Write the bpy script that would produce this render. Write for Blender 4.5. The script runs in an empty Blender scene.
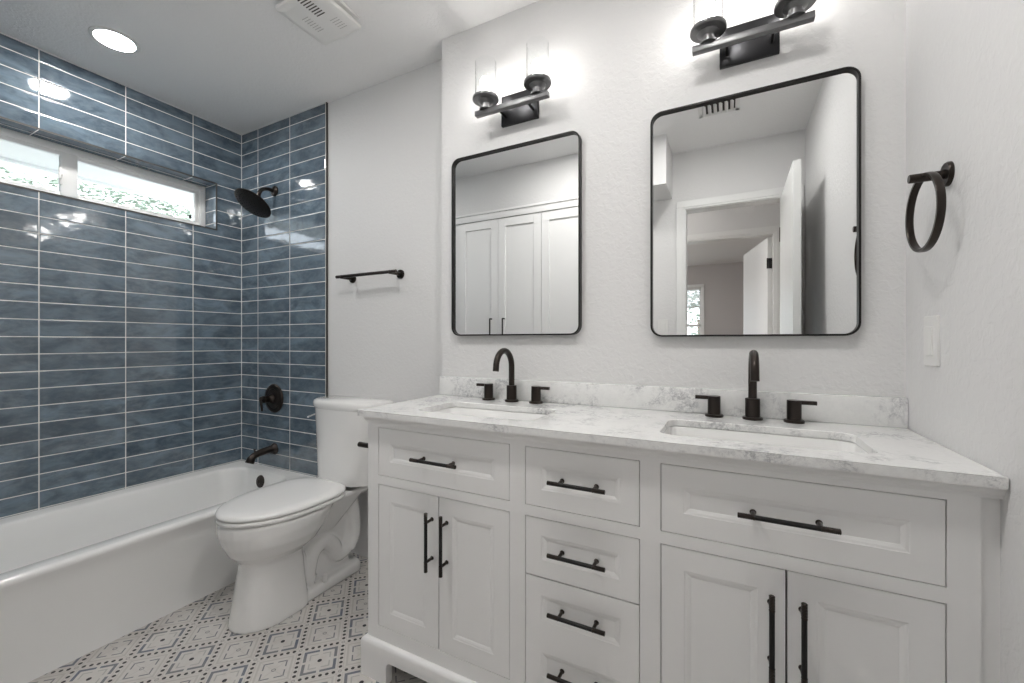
import bpy, bmesh, math, random
from mathutils import Vector, Matrix
PI = math.pi
random.seed(7)
C = bpy.context.scene.collection

# ------------------------------------------------------------------ camera, world, exposure, lights
CAM_H = 1.122
cam_d = bpy.data.cameras.new('camera'); cam = bpy.data.objects.new('camera', cam_d); C.objects.link(cam)
cam_d.sensor_width = 36.0; cam_d.lens = 418.0*36.0/1024.0; cam_d.clip_start = 0.02
cam.location = (0, 0, CAM_H); cam.rotation_euler = (PI/2, 0, math.radians(27.39))
bpy.context.scene.camera = cam
vs = bpy.context.scene.view_settings
vs.view_transform = 'Standard'; vs.look = 'None'; vs.gamma = 1.0; vs.use_curve_mapping = False
vs.exposure = 1.55
world = bpy.data.worlds.new('world'); bpy.context.scene.world = world; world.use_nodes = True
wb = world.node_tree.nodes['Background']; wb.inputs[0].default_value = (0.86, 0.93, 1.0, 1); wb.inputs[1].default_value = 1.4
BULB_W = 8.5        # emission strength of the vanity bulbs
DISC_W = 54.0        # emission strength of the recessed ceiling light and the added fill discs
ROOM_FILL_W = 42.0  # emission strength of the added bedroom fill light
sun_d = bpy.data.lights.new('sun', 'SUN'); sun_d.energy = 2.5; sun_d.angle = 0.02
sun = bpy.data.objects.new('sun', sun_d); C.objects.link(sun); sun.rotation_euler = (math.radians(38), 0, math.radians(65))

# ------------------------------------------------------------------ geometry helpers
ORG = {}
def new_bm(): return bmesh.new()
def box(bm, x0, x1, y0, y1, z0, z1, bev=0.0, seg=2):
    vs_ = [bm.verts.new(p) for p in ((x0,y0,z0),(x1,y0,z0),(x1,y1,z0),(x0,y1,z0),(x0,y0,z1),(x1,y0,z1),(x1,y1,z1),(x0,y1,z1))]
    fs = [bm.faces.new([vs_[i] for i in q]) for q in ((0,3,2,1),(4,5,6,7),(0,1,5,4),(1,2,6,5),(2,3,7,6),(3,0,4,7))]
    if bev > 0:
        es = set(e for f in fs for e in f.edges)
        bmesh.ops.bevel(bm, geom=list(es), offset=bev, segments=seg, affect='EDGES', profile=0.5)
def loft(bm, rings, cap0=True, cap1=True, closed=True):
    R = [[bm.verts.new(p) for p in r] for r in rings]
    n = len(R[0])
    for a, b in zip(R, R[1:]):
        for i in range(n if closed else n-1):
            j = (i+1) % n
            bm.faces.new((a[i], a[j], b[j], b[i]))
    if cap0: bm.faces.new(R[0][::-1])
    if cap1: bm.faces.new(R[-1])
def frame_of(d):
    d = Vector(d).normalized(); up = Vector((0,0,1)) if abs(d.z) < 0.95 else Vector((1,0,0))
    a = d.cross(up).normalized(); b = d.cross(a).normalized(); return d, a, b
def lathe(bm, o, axis, prof, n=32, cap0=True, cap1=True):
    """prof: list of (radius, distance along the axis)"""
    o = Vector(o); d, a, b = frame_of(axis)
    rings = [[o + d*h + (a*math.cos(2*PI*i/n) - b*math.sin(2*PI*i/n))*max(r, 1e-5) for i in range(n)] for r, h in prof]
    loft(bm, rings, cap0, cap1)
def cyl(bm, p, q, r, n=24, r2=None):
    p, q = Vector(p), Vector(q); L = (q-p).length
    r2 = r if r2 is None else r2; c = min(0.0012, r*0.25, L*0.25)
    lathe(bm, p, q-p, [(r-c,0),(r,c),(r2,L-c),(r2-c,L)], n)
def tube(bm, pts, r, n=16, rr=None, cap=True):
    pts = [Vector(p) for p in pts]; rings = []; prev = None
    for k, p in enumerate(pts):
        t = (pts[min(k+1, len(pts)-1)] - pts[max(k-1, 0)]).normalized()
        if prev is None: _, a, b = frame_of(t)
        else:
            a = (prev - t*prev.dot(t)).normalized(); b = t.cross(a).normalized()
        prev = a; rad = rr[k] if rr else r
        rings.append([p + (a*math.cos(2*PI*i/n) + b*math.sin(2*PI*i/n))*rad for i in range(n)])
    loft(bm, rings, cap, cap)
def rrect(x0, x1, y0, y1, r, k=6):
    """rounded rectangle, list of (x, y), counter-clockwise"""
    r = min(r, (x1-x0)/2-1e-4, (y1-y0)/2-1e-4); out = []
    for cx, cy, s in ((x1-r,y1-r,0),(x0+r,y1-r,1),(x0+r,y0+r,2),(x1-r,y0+r,3)):
        for i in range(k+1):
            t = (s + i/k)*PI/2; out.append((cx + r*math.cos(t), cy + r*math.sin(t)))
    return out
def prism(bm, outline, f0, f1):
    """outline of 2-D points placed by the functions f0 and f1, with caps"""
    loft(bm, [[f0(*p) for p in outline], [f1(*p) for p in outline]])
def catmull(pts, k=6):
    P = [Vector(p) for p in pts]; P = [P[0]*2-P[1]] + P + [P[-1]*2-P[-2]]; out = []
    for i in range(1, len(P)-2):
        for j in range(k):
            t = j/k
            out.append(0.5*((2*P[i]) + (P[i+1]-P[i-1])*t + (2*P[i-1]-5*P[i]+4*P[i+1]-P[i+2])*t*t + (3*P[i]-P[i-1]-3*P[i+1]+P[i+2])*t**3))
    out.append(P[-2]); return out

def obj(name, bm, mat, parent=None, origin=None, smooth=35, recalc=True):
    if parent is not None: origin = ORG[parent.name]
    if origin is None:
        xs = [v.co for v in bm.verts]
        origin = Vector(((min(v.x for v in xs)+max(v.x for v in xs))/2, (min(v.y for v in xs)+max(v.y for v in xs))/2, min(v.z for v in xs)))
    origin = Vector(origin)
    if recalc: bmesh.ops.recalc_face_normals(bm, faces=bm.faces[:])
    bmesh.ops.translate(bm, verts=bm.verts[:], vec=-origin)
    me = bpy.data.meshes.new(name); bm.to_mesh(me); bm.free()
    if smooth:
        me.shade_smooth(); me.set_sharp_from_angle(angle=math.radians(smooth))
    me.materials.append(mat)
    o = bpy.data.objects.new(name, me); C.objects.link(o)
    if parent is not None: o.parent = parent
    else: o.location = origin
    ORG[o.name] = origin
    return o
def tag(o, label, cat, group=None, kind=None):
    o['label'] = label; o['category'] = cat
    if group: o['group'] = group
    if kind: o['kind'] = kind
    return o
def thing(name, loc, label, cat, group=None):
    o = bpy.data.objects.new(name, None); C.objects.link(o); o.location = loc; o.empty_display_size = 0.05
    ORG[o.name] = Vector(loc); return tag(o, label, cat, group)
def copy_tree(o, parent=None, offset=None):
    c = o.copy(); C.objects.link(c)
    if parent is not None: c.parent = parent
    else: c.location = o.location + Vector(offset)
    for ch in list(o.children): copy_tree(ch, c)
    return c
def struct(name, bm, mat, parent=None, smooth=0, kind=True):
    o = obj(name, bm, mat, parent, smooth=smooth)
    if parent is None: o['kind'] = 'structure'
    return o

# ------------------------------------------------------------------ materials
class E_:
    """tiny expression wrapper over math nodes"""
    def __init__(s, nt, sock): s.nt, s.s = nt, sock
    def op(s, o, *a):
        n = s.nt.nodes.new('ShaderNodeMath'); n.operation = o
        for i, x in enumerate((s,)+a):
            if isinstance(x, E_): s.nt.links.new(x.s, n.inputs[i])
            else: n.inputs[i].default_value = x
        return E_(s.nt, n.outputs[0])
    def __add__(s, b): return s.op('ADD', b)
    def __sub__(s, b): return s.op('SUBTRACT', b)
    def __mul__(s, b): return s.op('MULTIPLY', b)
    def __truediv__(s, b): return s.op('DIVIDE', b)
    def __lt__(s, b): return s.op('LESS_THAN', b)
    def __gt__(s, b): return s.op('GREATER_THAN', b)
    def abs(s): return s.op('ABSOLUTE')
    def round(s): return s.op('ROUND')
    def floor(s): return s.op('FLOOR')
    def fract(s): return s.op('FRACT')
    def max(s, b): return s.op('MAXIMUM', b)
    def min(s, b): return s.op('MINIMUM', b)
    def smooth(s, lo, hi):
        n = s.nt.nodes.new('ShaderNodeMapRange'); n.interpolation_type = 'SMOOTHSTEP'
        s.nt.links.new(s.s, n.inputs[0]); n.inputs[1].default_value = lo; n.inputs[2].default_value = hi
        return E_(s.nt, n.outputs[0])
def mat_base(name, col=(0.8,0.8,0.8), rough=0.5, metal=0.0, spec=0.5, coat=0.0):
    m = bpy.data.materials.new(name); m.use_nodes = True; b = m.node_tree.nodes['Principled BSDF']
    b.inputs['Base Color'].default_value = (*col, 1); b.inputs['Roughness'].default_value = rough
    b.inputs['Metallic'].default_value = metal; b.inputs['Specular IOR Level'].default_value = spec
    b.inputs['Coat Weight'].default_value = coat; b.inputs['Coat Roughness'].default_value = 0.05
    return m, m.node_tree, b
def pos(nt):
    g = nt.nodes.new('ShaderNodeNewGeometry'); sp = nt.nodes.new('ShaderNodeSeparateXYZ'); nt.links.new(g.outputs['Position'], sp.inputs[0])
    return g, [E_(nt, sp.outputs[i]) for i in range(3)]
def noise(nt, vec, scale, detail=2.0, rough=0.5, dist=0.0):
    n = nt.nodes.new('ShaderNodeTexNoise'); n.inputs['Scale'].default_value = scale; n.inputs['Detail'].default_value = detail
    n.inputs['Roughness'].default_value = rough; n.inputs['Distortion'].default_value = dist
    if vec is not None: nt.links.new(vec, n.inputs['Vector'])
    return E_(nt, n.outputs[0])
def bump(nt, b, h, strength, dist=0.01):
    n = nt.nodes.new('ShaderNodeBump'); n.inputs['Strength'].default_value = strength; n.inputs['Distance'].default_value = dist
    nt.links.new(h.s, n.inputs['Height']); nt.links.new(n.outputs[0], b.inputs['Normal']); return n
def mix(nt, f, a, b):
    n = nt.nodes.new('ShaderNodeMix'); n.data_type = 'RGBA'
    nt.links.new(f.s, n.inputs[0])
    for i, x in ((6, a), (7, b)):
        if isinstance(x, tuple): n.inputs[i].default_value = (*x, 1)
        else: nt.links.new(x, n.inputs[i])
    return n.outputs[2]
def comb(nt, *a):
    n = nt.nodes.new('ShaderNodeCombineXYZ')
    for i, x in enumerate(a):
        if isinstance(x, E_): nt.links.new(x.s, n.inputs[i])
        else: n.inputs[i].default_value = x
    return n.outputs[0]

def m_wall(name, col, strength, scale=55, rough=0.5):
    m, nt, b = mat_base(name, col, rough, spec=0.3)
    g, _ = pos(nt)
    a = noise(nt, g.outputs['Position'], scale, 3, 0.55, 0.6).smooth(0.42, 0.62)
    c = noise(nt, g.outputs['Position'], scale*4, 2, 0.6)*0.25
    bump(nt, b, a + c, strength, 0.004); return m
M = {}
M['wall'] = m_wall('textured_wall_paint', (0.775,0.77,0.768), 0.19, 48, 0.45)
M['wall_plain'] = m_wall('smooth_wall_paint', (0.78,0.775,0.772), 0.14, 60, 0.5)
M['ceiling'] = m_wall('textured_ceiling_paint', (0.92,0.915,0.912), 0.22, 75, 0.7)
M['greige'] = m_wall('greige_wall_paint', (0.56,0.53,0.52), 0.15, 60, 0.6)
M['white_trim'] = mat_base('white_trim_paint', (0.85,0.85,0.84), 0.35, coat=0.1)[0]
M['cabinet'] = mat_base('white_cabinet_paint', (0.90,0.895,0.89), 0.38, coat=0.08)[0]
M['gap'] = mat_base('dark_gap', (0.06,0.055,0.05), 0.8)[0]
M['slot_shade'] = mat_base('grey_slot', (0.45,0.44,0.43), 0.7)[0]
M['vinyl'] = mat_base('white_vinyl', (0.92,0.92,0.91), 0.35)[0]
M['plastic'] = mat_base('white_plastic', (0.82,0.815,0.8), 0.4)[0]
M['porcelain'] = mat_base('white_porcelain', (0.88,0.875,0.865), 0.12, coat=0.5)[0]
M['acrylic'] = mat_base('white_tub_enamel', (0.9,0.9,0.89), 0.16, coat=0.4)[0]
M['seat'] = mat_base('white_toilet_seat', (0.88,0.875,0.865), 0.22, coat=0.2)[0]
M['bronze'] = mat_base('dark_bronze_metal', (0.045,0.037,0.033), 0.28, metal=0.85)[0]
M['black'] = mat_base('matte_black_metal', (0.022,0.021,0.021), 0.38, metal=0.6)[0]
M['gunmetal'] = mat_base('brushed_dark_steel', (0.20,0.20,0.205), 0.36, metal=0.85)[0]
M['plate'] = mat_base('black_steel_plate', (0.045,0.045,0.048), 0.3, metal=0.8)[0]
M['chrome'] = mat_base('chrome', (0.8,0.8,0.8), 0.08, metal=1.0)[0]
M['alu'] = mat_base('dark_edge_trim', (0.10,0.095,0.09), 0.35, metal=0.7)[0]
M['mirror'] = mat_base('mirror_glass', (0.86,0.87,0.87), 0.0, metal=1.0)[0]
M['bark'] = mat_base('bark', (0.20,0.15,0.11), 0.9)[0]
M['lawn'] = mat_base('pale_gravel', (0.42,0.42,0.40), 0.9)[0]
M['leaf'] = mat_base('leaf', (0.20,0.25,0.195), 0.55)[0]
M['leaf2'] = mat_base('leaf_pale', (0.30,0.35,0.29), 0.5)[0]
M['brick'] = mat_base('painted_siding', (0.88,0.88,0.86), 0.8)[0]

def m_emit(name, col, strength):
    m = bpy.data.materials.new(name); m.use_nodes = True; nt = m.node_tree; nt.nodes.clear()
    e = nt.nodes.new('ShaderNodeEmission'); e.inputs[0].default_value = (*col, 1); e.inputs[1].default_value = strength
    o = nt.nodes.new('ShaderNodeOutputMaterial'); nt.links.new(e.outputs[0], o.inputs[0]); return m
M['bulb'] = m_emit('lit_bulb', (1.0,0.97,0.93), BULB_W)
M['disc'] = m_emit('lit_diffuser', (1.0,0.98,0.95), DISC_W)
M['hall_lamp'] = m_emit('lit_room_diffuser', (1.0,0.96,0.92), ROOM_FILL_W)
M['hall_lamp_dim'] = m_emit('lit_hall_diffuser', (1.0,0.96,0.92), 32.0)
def m_glass(name, tint=(0.97,0.98,0.98), gloss=0.12):
    m = bpy.data.materials.new(name); m.use_nodes = True; nt = m.node_tree; nt.nodes.clear()
    t = nt.nodes.new('ShaderNodeBsdfTransparent'); t.inputs[0].default_value = (*tint, 1)
    g = nt.nodes.new('ShaderNodeBsdfGlossy'); g.inputs['Roughness'].default_value = 0.02
    f = nt.nodes.new('ShaderNodeLayerWeight'); f.inputs[0].default_value = gloss
    x = nt.nodes.new('ShaderNodeMixShader'); o = nt.nodes.new('ShaderNodeOutputMaterial')
    nt.links.new(f.outputs['Fresnel'], x.inputs[0]); nt.links.new(t.outputs[0], x.inputs[1]); nt.links.new(g.outputs[0], x.inputs[2]); nt.links.new(x.outputs[0], o.inputs[0]); return m
M['glass'] = m_glass('window_glass'); M['shade_glass'] = m_glass('clear_shade_glass', (0.985,0.988,0.988), 0.06)

def m_tile():
    m, nt, b = mat_base('glazed_blue_tile', (0.1,0.15,0.2), 0.1, coat=0.0)
    g, (x, y, z) = pos(nt)
    sn = nt.nodes.new('ShaderNodeSeparateXYZ'); nt.links.new(g.outputs['True Normal'], sn.inputs[0])
    nx = E_(nt, sn.outputs[0]).abs() > 0.5; nz = E_(nt, sn.outputs[2]).abs() > 0.5
    one = lambda k: (k*-1.0) + 1.0
    # position along the wall in tiles: left wall runs in y, end walls run in x
    ul = (y - 0.690)/0.3045; ub = (x + 2.581)/0.3055
    along = nx.max(nz)
    u = ul*along + ub*one(along)
    v = ((z - 2.3805)/0.0773)*one(nz) + ((x + 2.752)/0.0773)*nz
    cu = u.floor(); cv = v.floor(); fu = u - cu; fv = v - cv
    du = (fu.min(one(fu)))*0.305; dv = (fv.min(one(fv)))*0.0773
    d = du.min(dv)
    grout = one(d.smooth(0.0015, 0.0024))
    wn = nt.nodes.new('ShaderNodeTexWhiteNoise'); wn.noise_dimensions = '3D'; nt.links.new(comb(nt, cu, cv, along*7.3), wn.inputs['Vector'])
    rnd = E_(nt, wn.outputs['Value']); sc = nt.nodes.new('ShaderNodeSeparateXYZ'); nt.links.new(wn.outputs['Color'], sc.inputs[0])
    r1 = E_(nt, sc.outputs[0]); r2 = E_(nt, sc.outputs[1])
    p = comb(nt, u*0.8 + rnd*13.0, v*0.38 + rnd*7.0, rnd*5.0)
    cl = noise(nt, p, 2.2, 5, 0.6, 0.8).smooth(0.33, 0.70)
    fine = noise(nt, p, 9, 4, 0.65, 0.3).smooth(0.35, 0.75)
    c1 = mix(nt, cl, (0.068,0.102,0.136), (0.180,0.250,0.318))
    c2 = mix(nt, fine*0.40, c1, (0.25,0.31,0.36))
    c3 = mix(nt, rnd*0.40, c2, (0.065,0.09,0.115))
    # pale worn rim of glaze at each tile's edge
    rim = one(d.smooth(0.003, 0.008))*0.12
    c4 = mix(nt, rim, c3, (0.3,0.34,0.37))
    col = mix(nt, grout, c4, (0.90,0.89,0.87))
    nt.links.new(col, b.inputs['Base Color'])
    rg = grout*0.6 + 0.07; nt.links.new(rg.s, b.inputs['Roughness'])
    wav = noise(nt, comb(nt, x*1.0, y*1.0, z*2.0), 9, 2, 0.5)
    h = ((r1 - 0.5)*fu*0.9 + (r2 - 0.5)*fv*0.45)*0.0016 + wav*0.0009 - grout*0.0012
    edge = one(d.smooth(0.002, 0.006))*-0.0006
    bump(nt, b, (h + edge)*100.0, 1.0, 0.01)
    b.inputs['Specular IOR Level'].default_value = 0.5; b.inputs['IOR'].default_value = 1.95
    return m
M['tile'] = m_tile()

def m_floor():
    m, nt, b = mat_base('patterned_floor_tile', (0.7,0.7,0.7), 0.42, spec=0.4)
    g, (x, y, z) = pos(nt)
    P = 0.2038; one = lambda k: (k*-1.0) + 1.0
    X = (x + 1.481)/P; Y = (y - 0.7905)/P
    a = X + Y; c = X - Y; ra = a.round(); rc = c.round()
    la = (a - ra).abs(); lc = (c - rc).abs(); mm = la.max(lc); nn = la.min(lc)
    par = ((ra + rc)*0.5).fract().abs(); B = par > 0.25; A = one(B)
    band = lambda r, w: (mm - r).abs() < w
    col = (0.66,0.635,0.61)
    sp = noise(nt, g.outputs['Position'], 35, 3, 0.6); sp2 = noise(nt, g.outputs['Position'], 9, 2, 0.6).smooth(0.35, 0.65)
    base = mix(nt, sp.smooth(0.4, 0.75)*0.35, col, (0.56,0.50,0.46))
    # light pinkish strips between the dotted lines and the figures
    base = mix(nt, band(0.435, 0.012)*0.45, base, (0.50,0.46,0.43))
    slate = mix(nt, sp2, (0.12,0.145,0.20), (0.20,0.205,0.215))
    c1 = mix(nt, A*band(0.350, 0.034)*(nn > 0.035)*0.95, base, slate)
    c2 = mix(nt, A*band(0.225, 0.016)*(nn > 0.05)*0.8, c1, (0.42,0.41,0.40))
    rad = (la*la + lc*lc).op('SQRT')
    c3 = mix(nt, A*(rad < 0.05), c2, (0.03,0.03,0.035))
    c4 = mix(nt, B*band(0.36, 0.022)*0.55, c3, (0.47,0.44,0.415))
    c5 = mix(nt, B*band(0.245, 0.016)*(nn > 0.05)*0.9, c4, (0.16,0.17,0.19))
    c6 = mix(nt, B*((rad - 0.04).abs() < 0.011)*0.8, c5, (0.15,0.15,0.16))
    e = mm*-1.0 + 0.5; s = ((nn*7.0).fract() - 0.5)/7.0
    dd = (e*e + s*s).op('SQRT')
    c7 = mix(nt, (dd < 0.041)*(nn < 0.43)*0.96, c6, (0.018,0.017,0.018))
    ex = la*-1.0 + 0.5; ey = lc*-1.0 + 0.5; cr = (ex*ex + ey*ey).op('SQRT')
    c7 = mix(nt, ((cr - 0.034).abs() < 0.011)*0.6, c7, (0.22,0.20,0.20))
    # thin grout lines of the square tiles, through the centres of the plain cells
    gx = (X - 0.5).fract(); gy = (Y - 0.5).fract()
    gl = gx.min(one(gx)).min(gy.min(one(gy)))
    gr = (gl < 0.006)
    c8 = mix(nt, gr*0.6, c7, (0.52,0.50,0.48))
    nt.links.new(c8, b.inputs['Base Color'])
    bump(nt, b, one(gr)*0.1 + sp*0.05, 0.3, 0.003)
    return m
M['floor'] = m_floor()

def m_quartz():
    m, nt, b = mat_base('veined_white_quartz', (0.8,0.8,0.8), 0.14, coat=0.2)
    g, _ = pos(nt); P = g.outputs['Position']
    w = noise(nt, P, 5, 3, 0.6, 0.5); 
    vein = (noise(nt, P, 16, 5, 0.75, 0.5) - 0.5).abs()
    v1 = vein.smooth(0.0, 0.05)*-1.0 + 1.0
    speck = noise(nt, P, 75, 4, 0.8, 0.2).smooth(0.42, 0.62)
    reg = noise(nt, P, 6.5, 4, 0.65, 0.4).smooth(0.44, 0.64)
    f = (v1*0.62 + speck*0.45)*reg + speck*0.08
    c = mix(nt, f.min(1.0), (0.87,0.87,0.86), (0.46,0.46,0.475))
    nt.links.new(c, b.inputs['Base Color']); return m
M['quartz'] = m_quartz()

# ------------------------------------------------------------------ dimensions of the room
XL, XR = -2.752, 0.422          # window wall tile face, right wall
YM, YT, YD = 1.480, 1.5707, 1.580   # mirror wall, tiled end wall face, painted wall beside it
YB = -0.20                       # wall with the door, behind the camera
ZC = 2.438
XJ = -1.111                      # where the mirror wall steps forward
XE = -1.966                      # outer edge of the end wall's tile
CLY = 0.150                      # face of the built-in closet

# floor and ceiling
bm = new_bm(); box(bm, -2.95, 0.55, YB-0.12, 1.75, -0.1, 0.0); struct('floor', bm, M['floor'])
bm = new_bm(); box(bm, -2.95, 0.55, YB-0.12, 1.75, ZC, ZC+0.1); struct('ceiling', bm, M['ceiling'])

# left wall with the window opening (tile on the room side and round the recess)
WY0, WY1, WZ0, WZ1 = 0.215, 1.421, 1.800, 2.075
bm = new_bm()
xo = XL - 0.16
for y0, y1, z0, z1 in ((-0.06, WY0, 0, ZC), (WY1, YD+0.02, 0, ZC), (WY0, WY1, 0, WZ0), (WY0, WY1, WZ1, ZC)):
    box(bm, xo, XL, y0, y1, z0, z1)
wl = struct('wall_left', bm, M['tile'])
# end wall behind the shower fittings
bm = new_bm(); box(bm, XL, XE, YT, YD+0.14, 0, ZC); struct('wall_back_tiled', bm, M['tile'])
bm = new_bm(); box(bm, XL-0.16, XE, -0.06, 0.045, 0, ZC); struct('wall_front_tiled', bm, M['tile'])
# painted walls
bm = new_bm(); box(bm, XE, XJ, YD, YD+0.14, 0, ZC); struct('wall_back', bm, M['wall_plain'])
bm = new_bm(); box(bm, XJ, XR+0.12, YM, YD+0.14, 0, ZC); struct('wall_back_mirrors', bm, M['wall'])
bm = new_bm(); box(bm, XR, XR+0.12, YB-0.12, YM, 0, ZC); struct('wall_right', bm, M['wall'])
# door wall with its opening
DX0, DX1, DZ = -0.262, 0.350, 2.032
bm = new_bm()
box(bm, XE-0.1, DX0-0.02, YB-0.1, YB, 0, ZC); box(bm, DX1+0.02, XR, YB-0.1, YB, 0, ZC); box(bm, DX0-0.02, DX1+0.02, YB-0.1, YB, DZ+0.02, ZC)
struct('wall_front', bm, M['wall_plain'])
# metal edge trims of the tile
bm = new_bm(); box(bm, XE, XE+0.006, YT-0.002, YD, 0, ZC, 0.001, 1); struct('trim_1', bm, M['alu'])
bm = new_bm(); t = 0.006
for a in ((WY0-t, WY1+t, WZ0-t, WZ0+0.001), (WY0-t, WY1+t, WZ1-0.001, WZ1+t), (WY0-t, WY0+0.001, WZ0, WZ1), (WY1-0.001, WY1+t, WZ0, WZ1)):
    box(bm, XL-0.003, XL+0.0025, *a)
struct('trim_2', bm, M['alu'])
# thin caulk line where the tile meets the ceiling and the corner
bm = new_bm(); box(bm, XL, XL+0.004, 0.045, YT, ZC-0.005, ZC); box(bm, XL, XE, YT-0.004, YT, ZC-0.005, ZC)
box(bm, XL, XL+0.003, YT-0.003, YT, 0.37, ZC); struct('trim_3', bm, M['white_trim'])

# ------------------------------------------------------------------ window in the shower
win = bpy.data.objects.new('window_1', None); C.objects.link(win); WX = -2.866
win.location = (WX, (WY0+WY1)/2, WZ0); win['kind'] = 'structure'; ORG['window_1'] = Vector(win.location)
bm = new_bm(); fw = 0.032
box(bm, WX-0.04, WX, WY0, WY1, WZ0, WZ0+fw, 0.003); box(bm, WX-0.04, WX, WY0, WY1, WZ1-fw, WZ1, 0.003)
box(bm, WX-0.04, WX, WY0, WY0+fw, WZ0+fw, WZ1-fw, 0.003); box(bm, WX-0.04, WX, WY1-fw, WY1, WZ0+fw, WZ1-fw, 0.003)
obj('window_frame', bm, M['vinyl'], win)
def sash(name, y0, y1, x, w):
    bm = new_bm(); z0, z1 = WZ0+fw-0.004, WZ1-fw+0.004
    box(bm, x-0.022, x, y0, y1, z0, z0+w, 0.0025); box(bm, x-0.022, x, y0, y1, z1-w, z1, 0.0025)
    box(bm, x-0.022, x, y0, y0+w, z0+w, z1-w, 0.0025); box(bm, x-0.022, x, y1-w, y1, z0+w, z1-w, 0.0025)
    s = obj(name, bm, M['vinyl'], win)
    bm = new_bm(); box(bm, x-0.014, x-0.010, y0+w, y1-w, z0+w, z1-w); obj('pane', bm, M['glass'], s, smooth=0)
    return s
sash('sash', WY0+fw-0.004, 0.812, WX-0.004, 0.022)
sash('sash', 0.795, WY1-fw+0.004, WX-0.012, 0.024)
bm = new_bm(); box(bm, WX-0.02, WX+0.002, 0.790, 0.850, WZ0+fw, WZ1-fw, 0.003); obj('mullion', bm, M['vinyl'], win)
bm = new_bm(); box(bm, WX-0.004, WX+0.010, 0.782, 0.796, 1.88, 1.965, 0.003); box(bm, WX+0.006, WX+0.018, 0.778, 0.792, 1.905, 1.935, 0.003); obj('latch', bm, M['plastic'], win)
bm = new_bm(); box(bm, WX-0.012, WX-0.0085, 1.335, 1.350, 1.862, 1.882); obj('tilt_button', bm, M['alu'], win)

# ------------------------------------------------------------------ outside of the shower window
bm = new_bm(); box(bm, -14, XL-0.16, -9, 12, -0.3, -0.15); o = struct('floor_outside', bm, M['lawn'])
bm = new_bm(); box(bm, -3.62, XL-0.16, -3, 5, 2.16, 2.19); box(bm, -3.66, -3.62, -3, 5, 2.145, 2.30)
struct('trim_4', bm, M['brick'])
def leafy(name, cx, cy, h, rad, n, mat, label, seed, trunk=True):
    rd = random.Random(seed); t = thing(name, (cx, cy, -0.15), label, 'tree', None)
    bm = new_bm()
    for _ in range(n):
        while True:
            p = Vector((rd.uniform(-1,1), rd.uniform(-1,1), rd.uniform(-1,1)))
            if 0.35 < p.length < 1: break
        c = Vector((cx + p.x*rad, cy + p.y*rad*1.15, h*0.52 + p.z*h*0.46))
        d, a, b = frame_of((rd.uniform(-1,1), rd.uniform(-1,1), rd.uniform(-0.6,1)))
        s = rd.uniform(0.03, 0.06)
        q = [c - a*s, c - a*s*0.2 - b*s*0.42 + d*0.008, c + a*s, c - a*s*0.2 + b*s*0.42 + d*0.008]
        bm.faces.new([bm.verts.new(v) for v in q])
    obj('foliage', bm, mat, t, smooth=0, recalc=False)
    bm = new_bm(); tube(bm, [(cx,cy,-0.15),(cx+0.05,cy,0.5),(cx-0.03,cy+0.06,h*0.55)], 0.07, rr=[0.10,0.08,0.05]); obj('trunk', bm, M['bark'], t)
leafy('shrub_tree', -6.6, 1.0, 3.0, 1.25, 12000, M['leaf'], 'leafy green tree outside, left of the pale one behind the shower window', 3)
leafy('shrub_tree', -7.0, 4.1, 3.3, 1.30, 12000, M['leaf2'], 'pale green tree outside, showing through the right pane of the shower window', 4)
leafy('shrub_tree', -6.9, 7.3, 3.2, 1.3, 12000, M['leaf'], 'green leafy tree outside, at the right end of the shower window', 5)
leafy('shrub_tree', -10.2, 4.0, 4.6, 1.7, 15000, M['leaf'], 'tall green tree outside, behind the gap of the two nearer trees', 6)
leafy('shrub_tree', -10.4, 8.2, 4.7, 1.8, 15000, M['leaf2'], 'tall pale tree outside, in the second row behind the shower window', 8)

# ------------------------------------------------------------------ bathtub
def ring(x0, x1, y0, y1, r, z, k=8): return [(px, py, z) for px, py in rrect(x0, x1, y0, y1, r, k)]
TY0, TY1, TZ = 0.048, YT-0.002, 0.366
tub = thing('bathtub', ((XL-2.03)/2, 0.81, 0), 'white alcove bathtub against the blue tiled walls', 'bathtub')
bm = new_bm(); xl = XL+0.002
rs = [ring(xl,-2.046,TY0,TY1,.004,0.0), ring(xl,-2.052,TY0,TY1,.004,0.02), ring(xl,-2.056,TY0,TY1,.004,0.08), ring(xl,-2.050,TY0,TY1,.004,0.27),
      ring(xl,-2.038,TY0,TY1,.004,0.325), ring(xl,-2.030,TY0,TY1,.004,0.343), ring(xl,-2.028,TY0,TY1,.004,0.352), ring(xl,-2.031,TY0,TY1,.004,0.360),
      ring(xl,-2.038,TY0,TY1,.004,0.3655), ring(xl,-2.048,TY0,TY1,.004,0.367),
      ring(-2.676,-2.105,0.16,1.502,.13,0.366), ring(-2.668,-2.113,0.168,1.496,.128,0.362), ring(-2.662,-2.120,0.18,1.491,.125,0.350),
      ring(-2.640,-2.150,0.24,1.475,.12,0.25), ring(-2.620,-2.175,0.31,1.455,.12,0.14), ring(-2.595,-2.20,0.35,1.435,.12,0.098), ring(-2.54,-2.26,0.42,1.38,.10,0.085)]
loft(bm, rs); obj('tub_shell', bm, M['acrylic'], tub, smooth=50)
PX = -2.415
bm = new_bm(); lathe(bm, (PX,1.489,0.308), (0,-1,0.12), [(0.036,0),(0.036,0.006),(0.033,0.010),(0.012,0.012),(0.011,0.008),(0,0.008)], 32); obj('overflow_cover', bm, M['bronze'], tub)
bm = new_bm(); lathe(bm, (PX,1.28,0.0855), (0,0,1), [(0.036,0),(0.036,0.003),(0.028,0.005),(0.02,0.003),(0,0.003)], 32); obj('tub_drain', bm, M['gunmetal'], tub)

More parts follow.
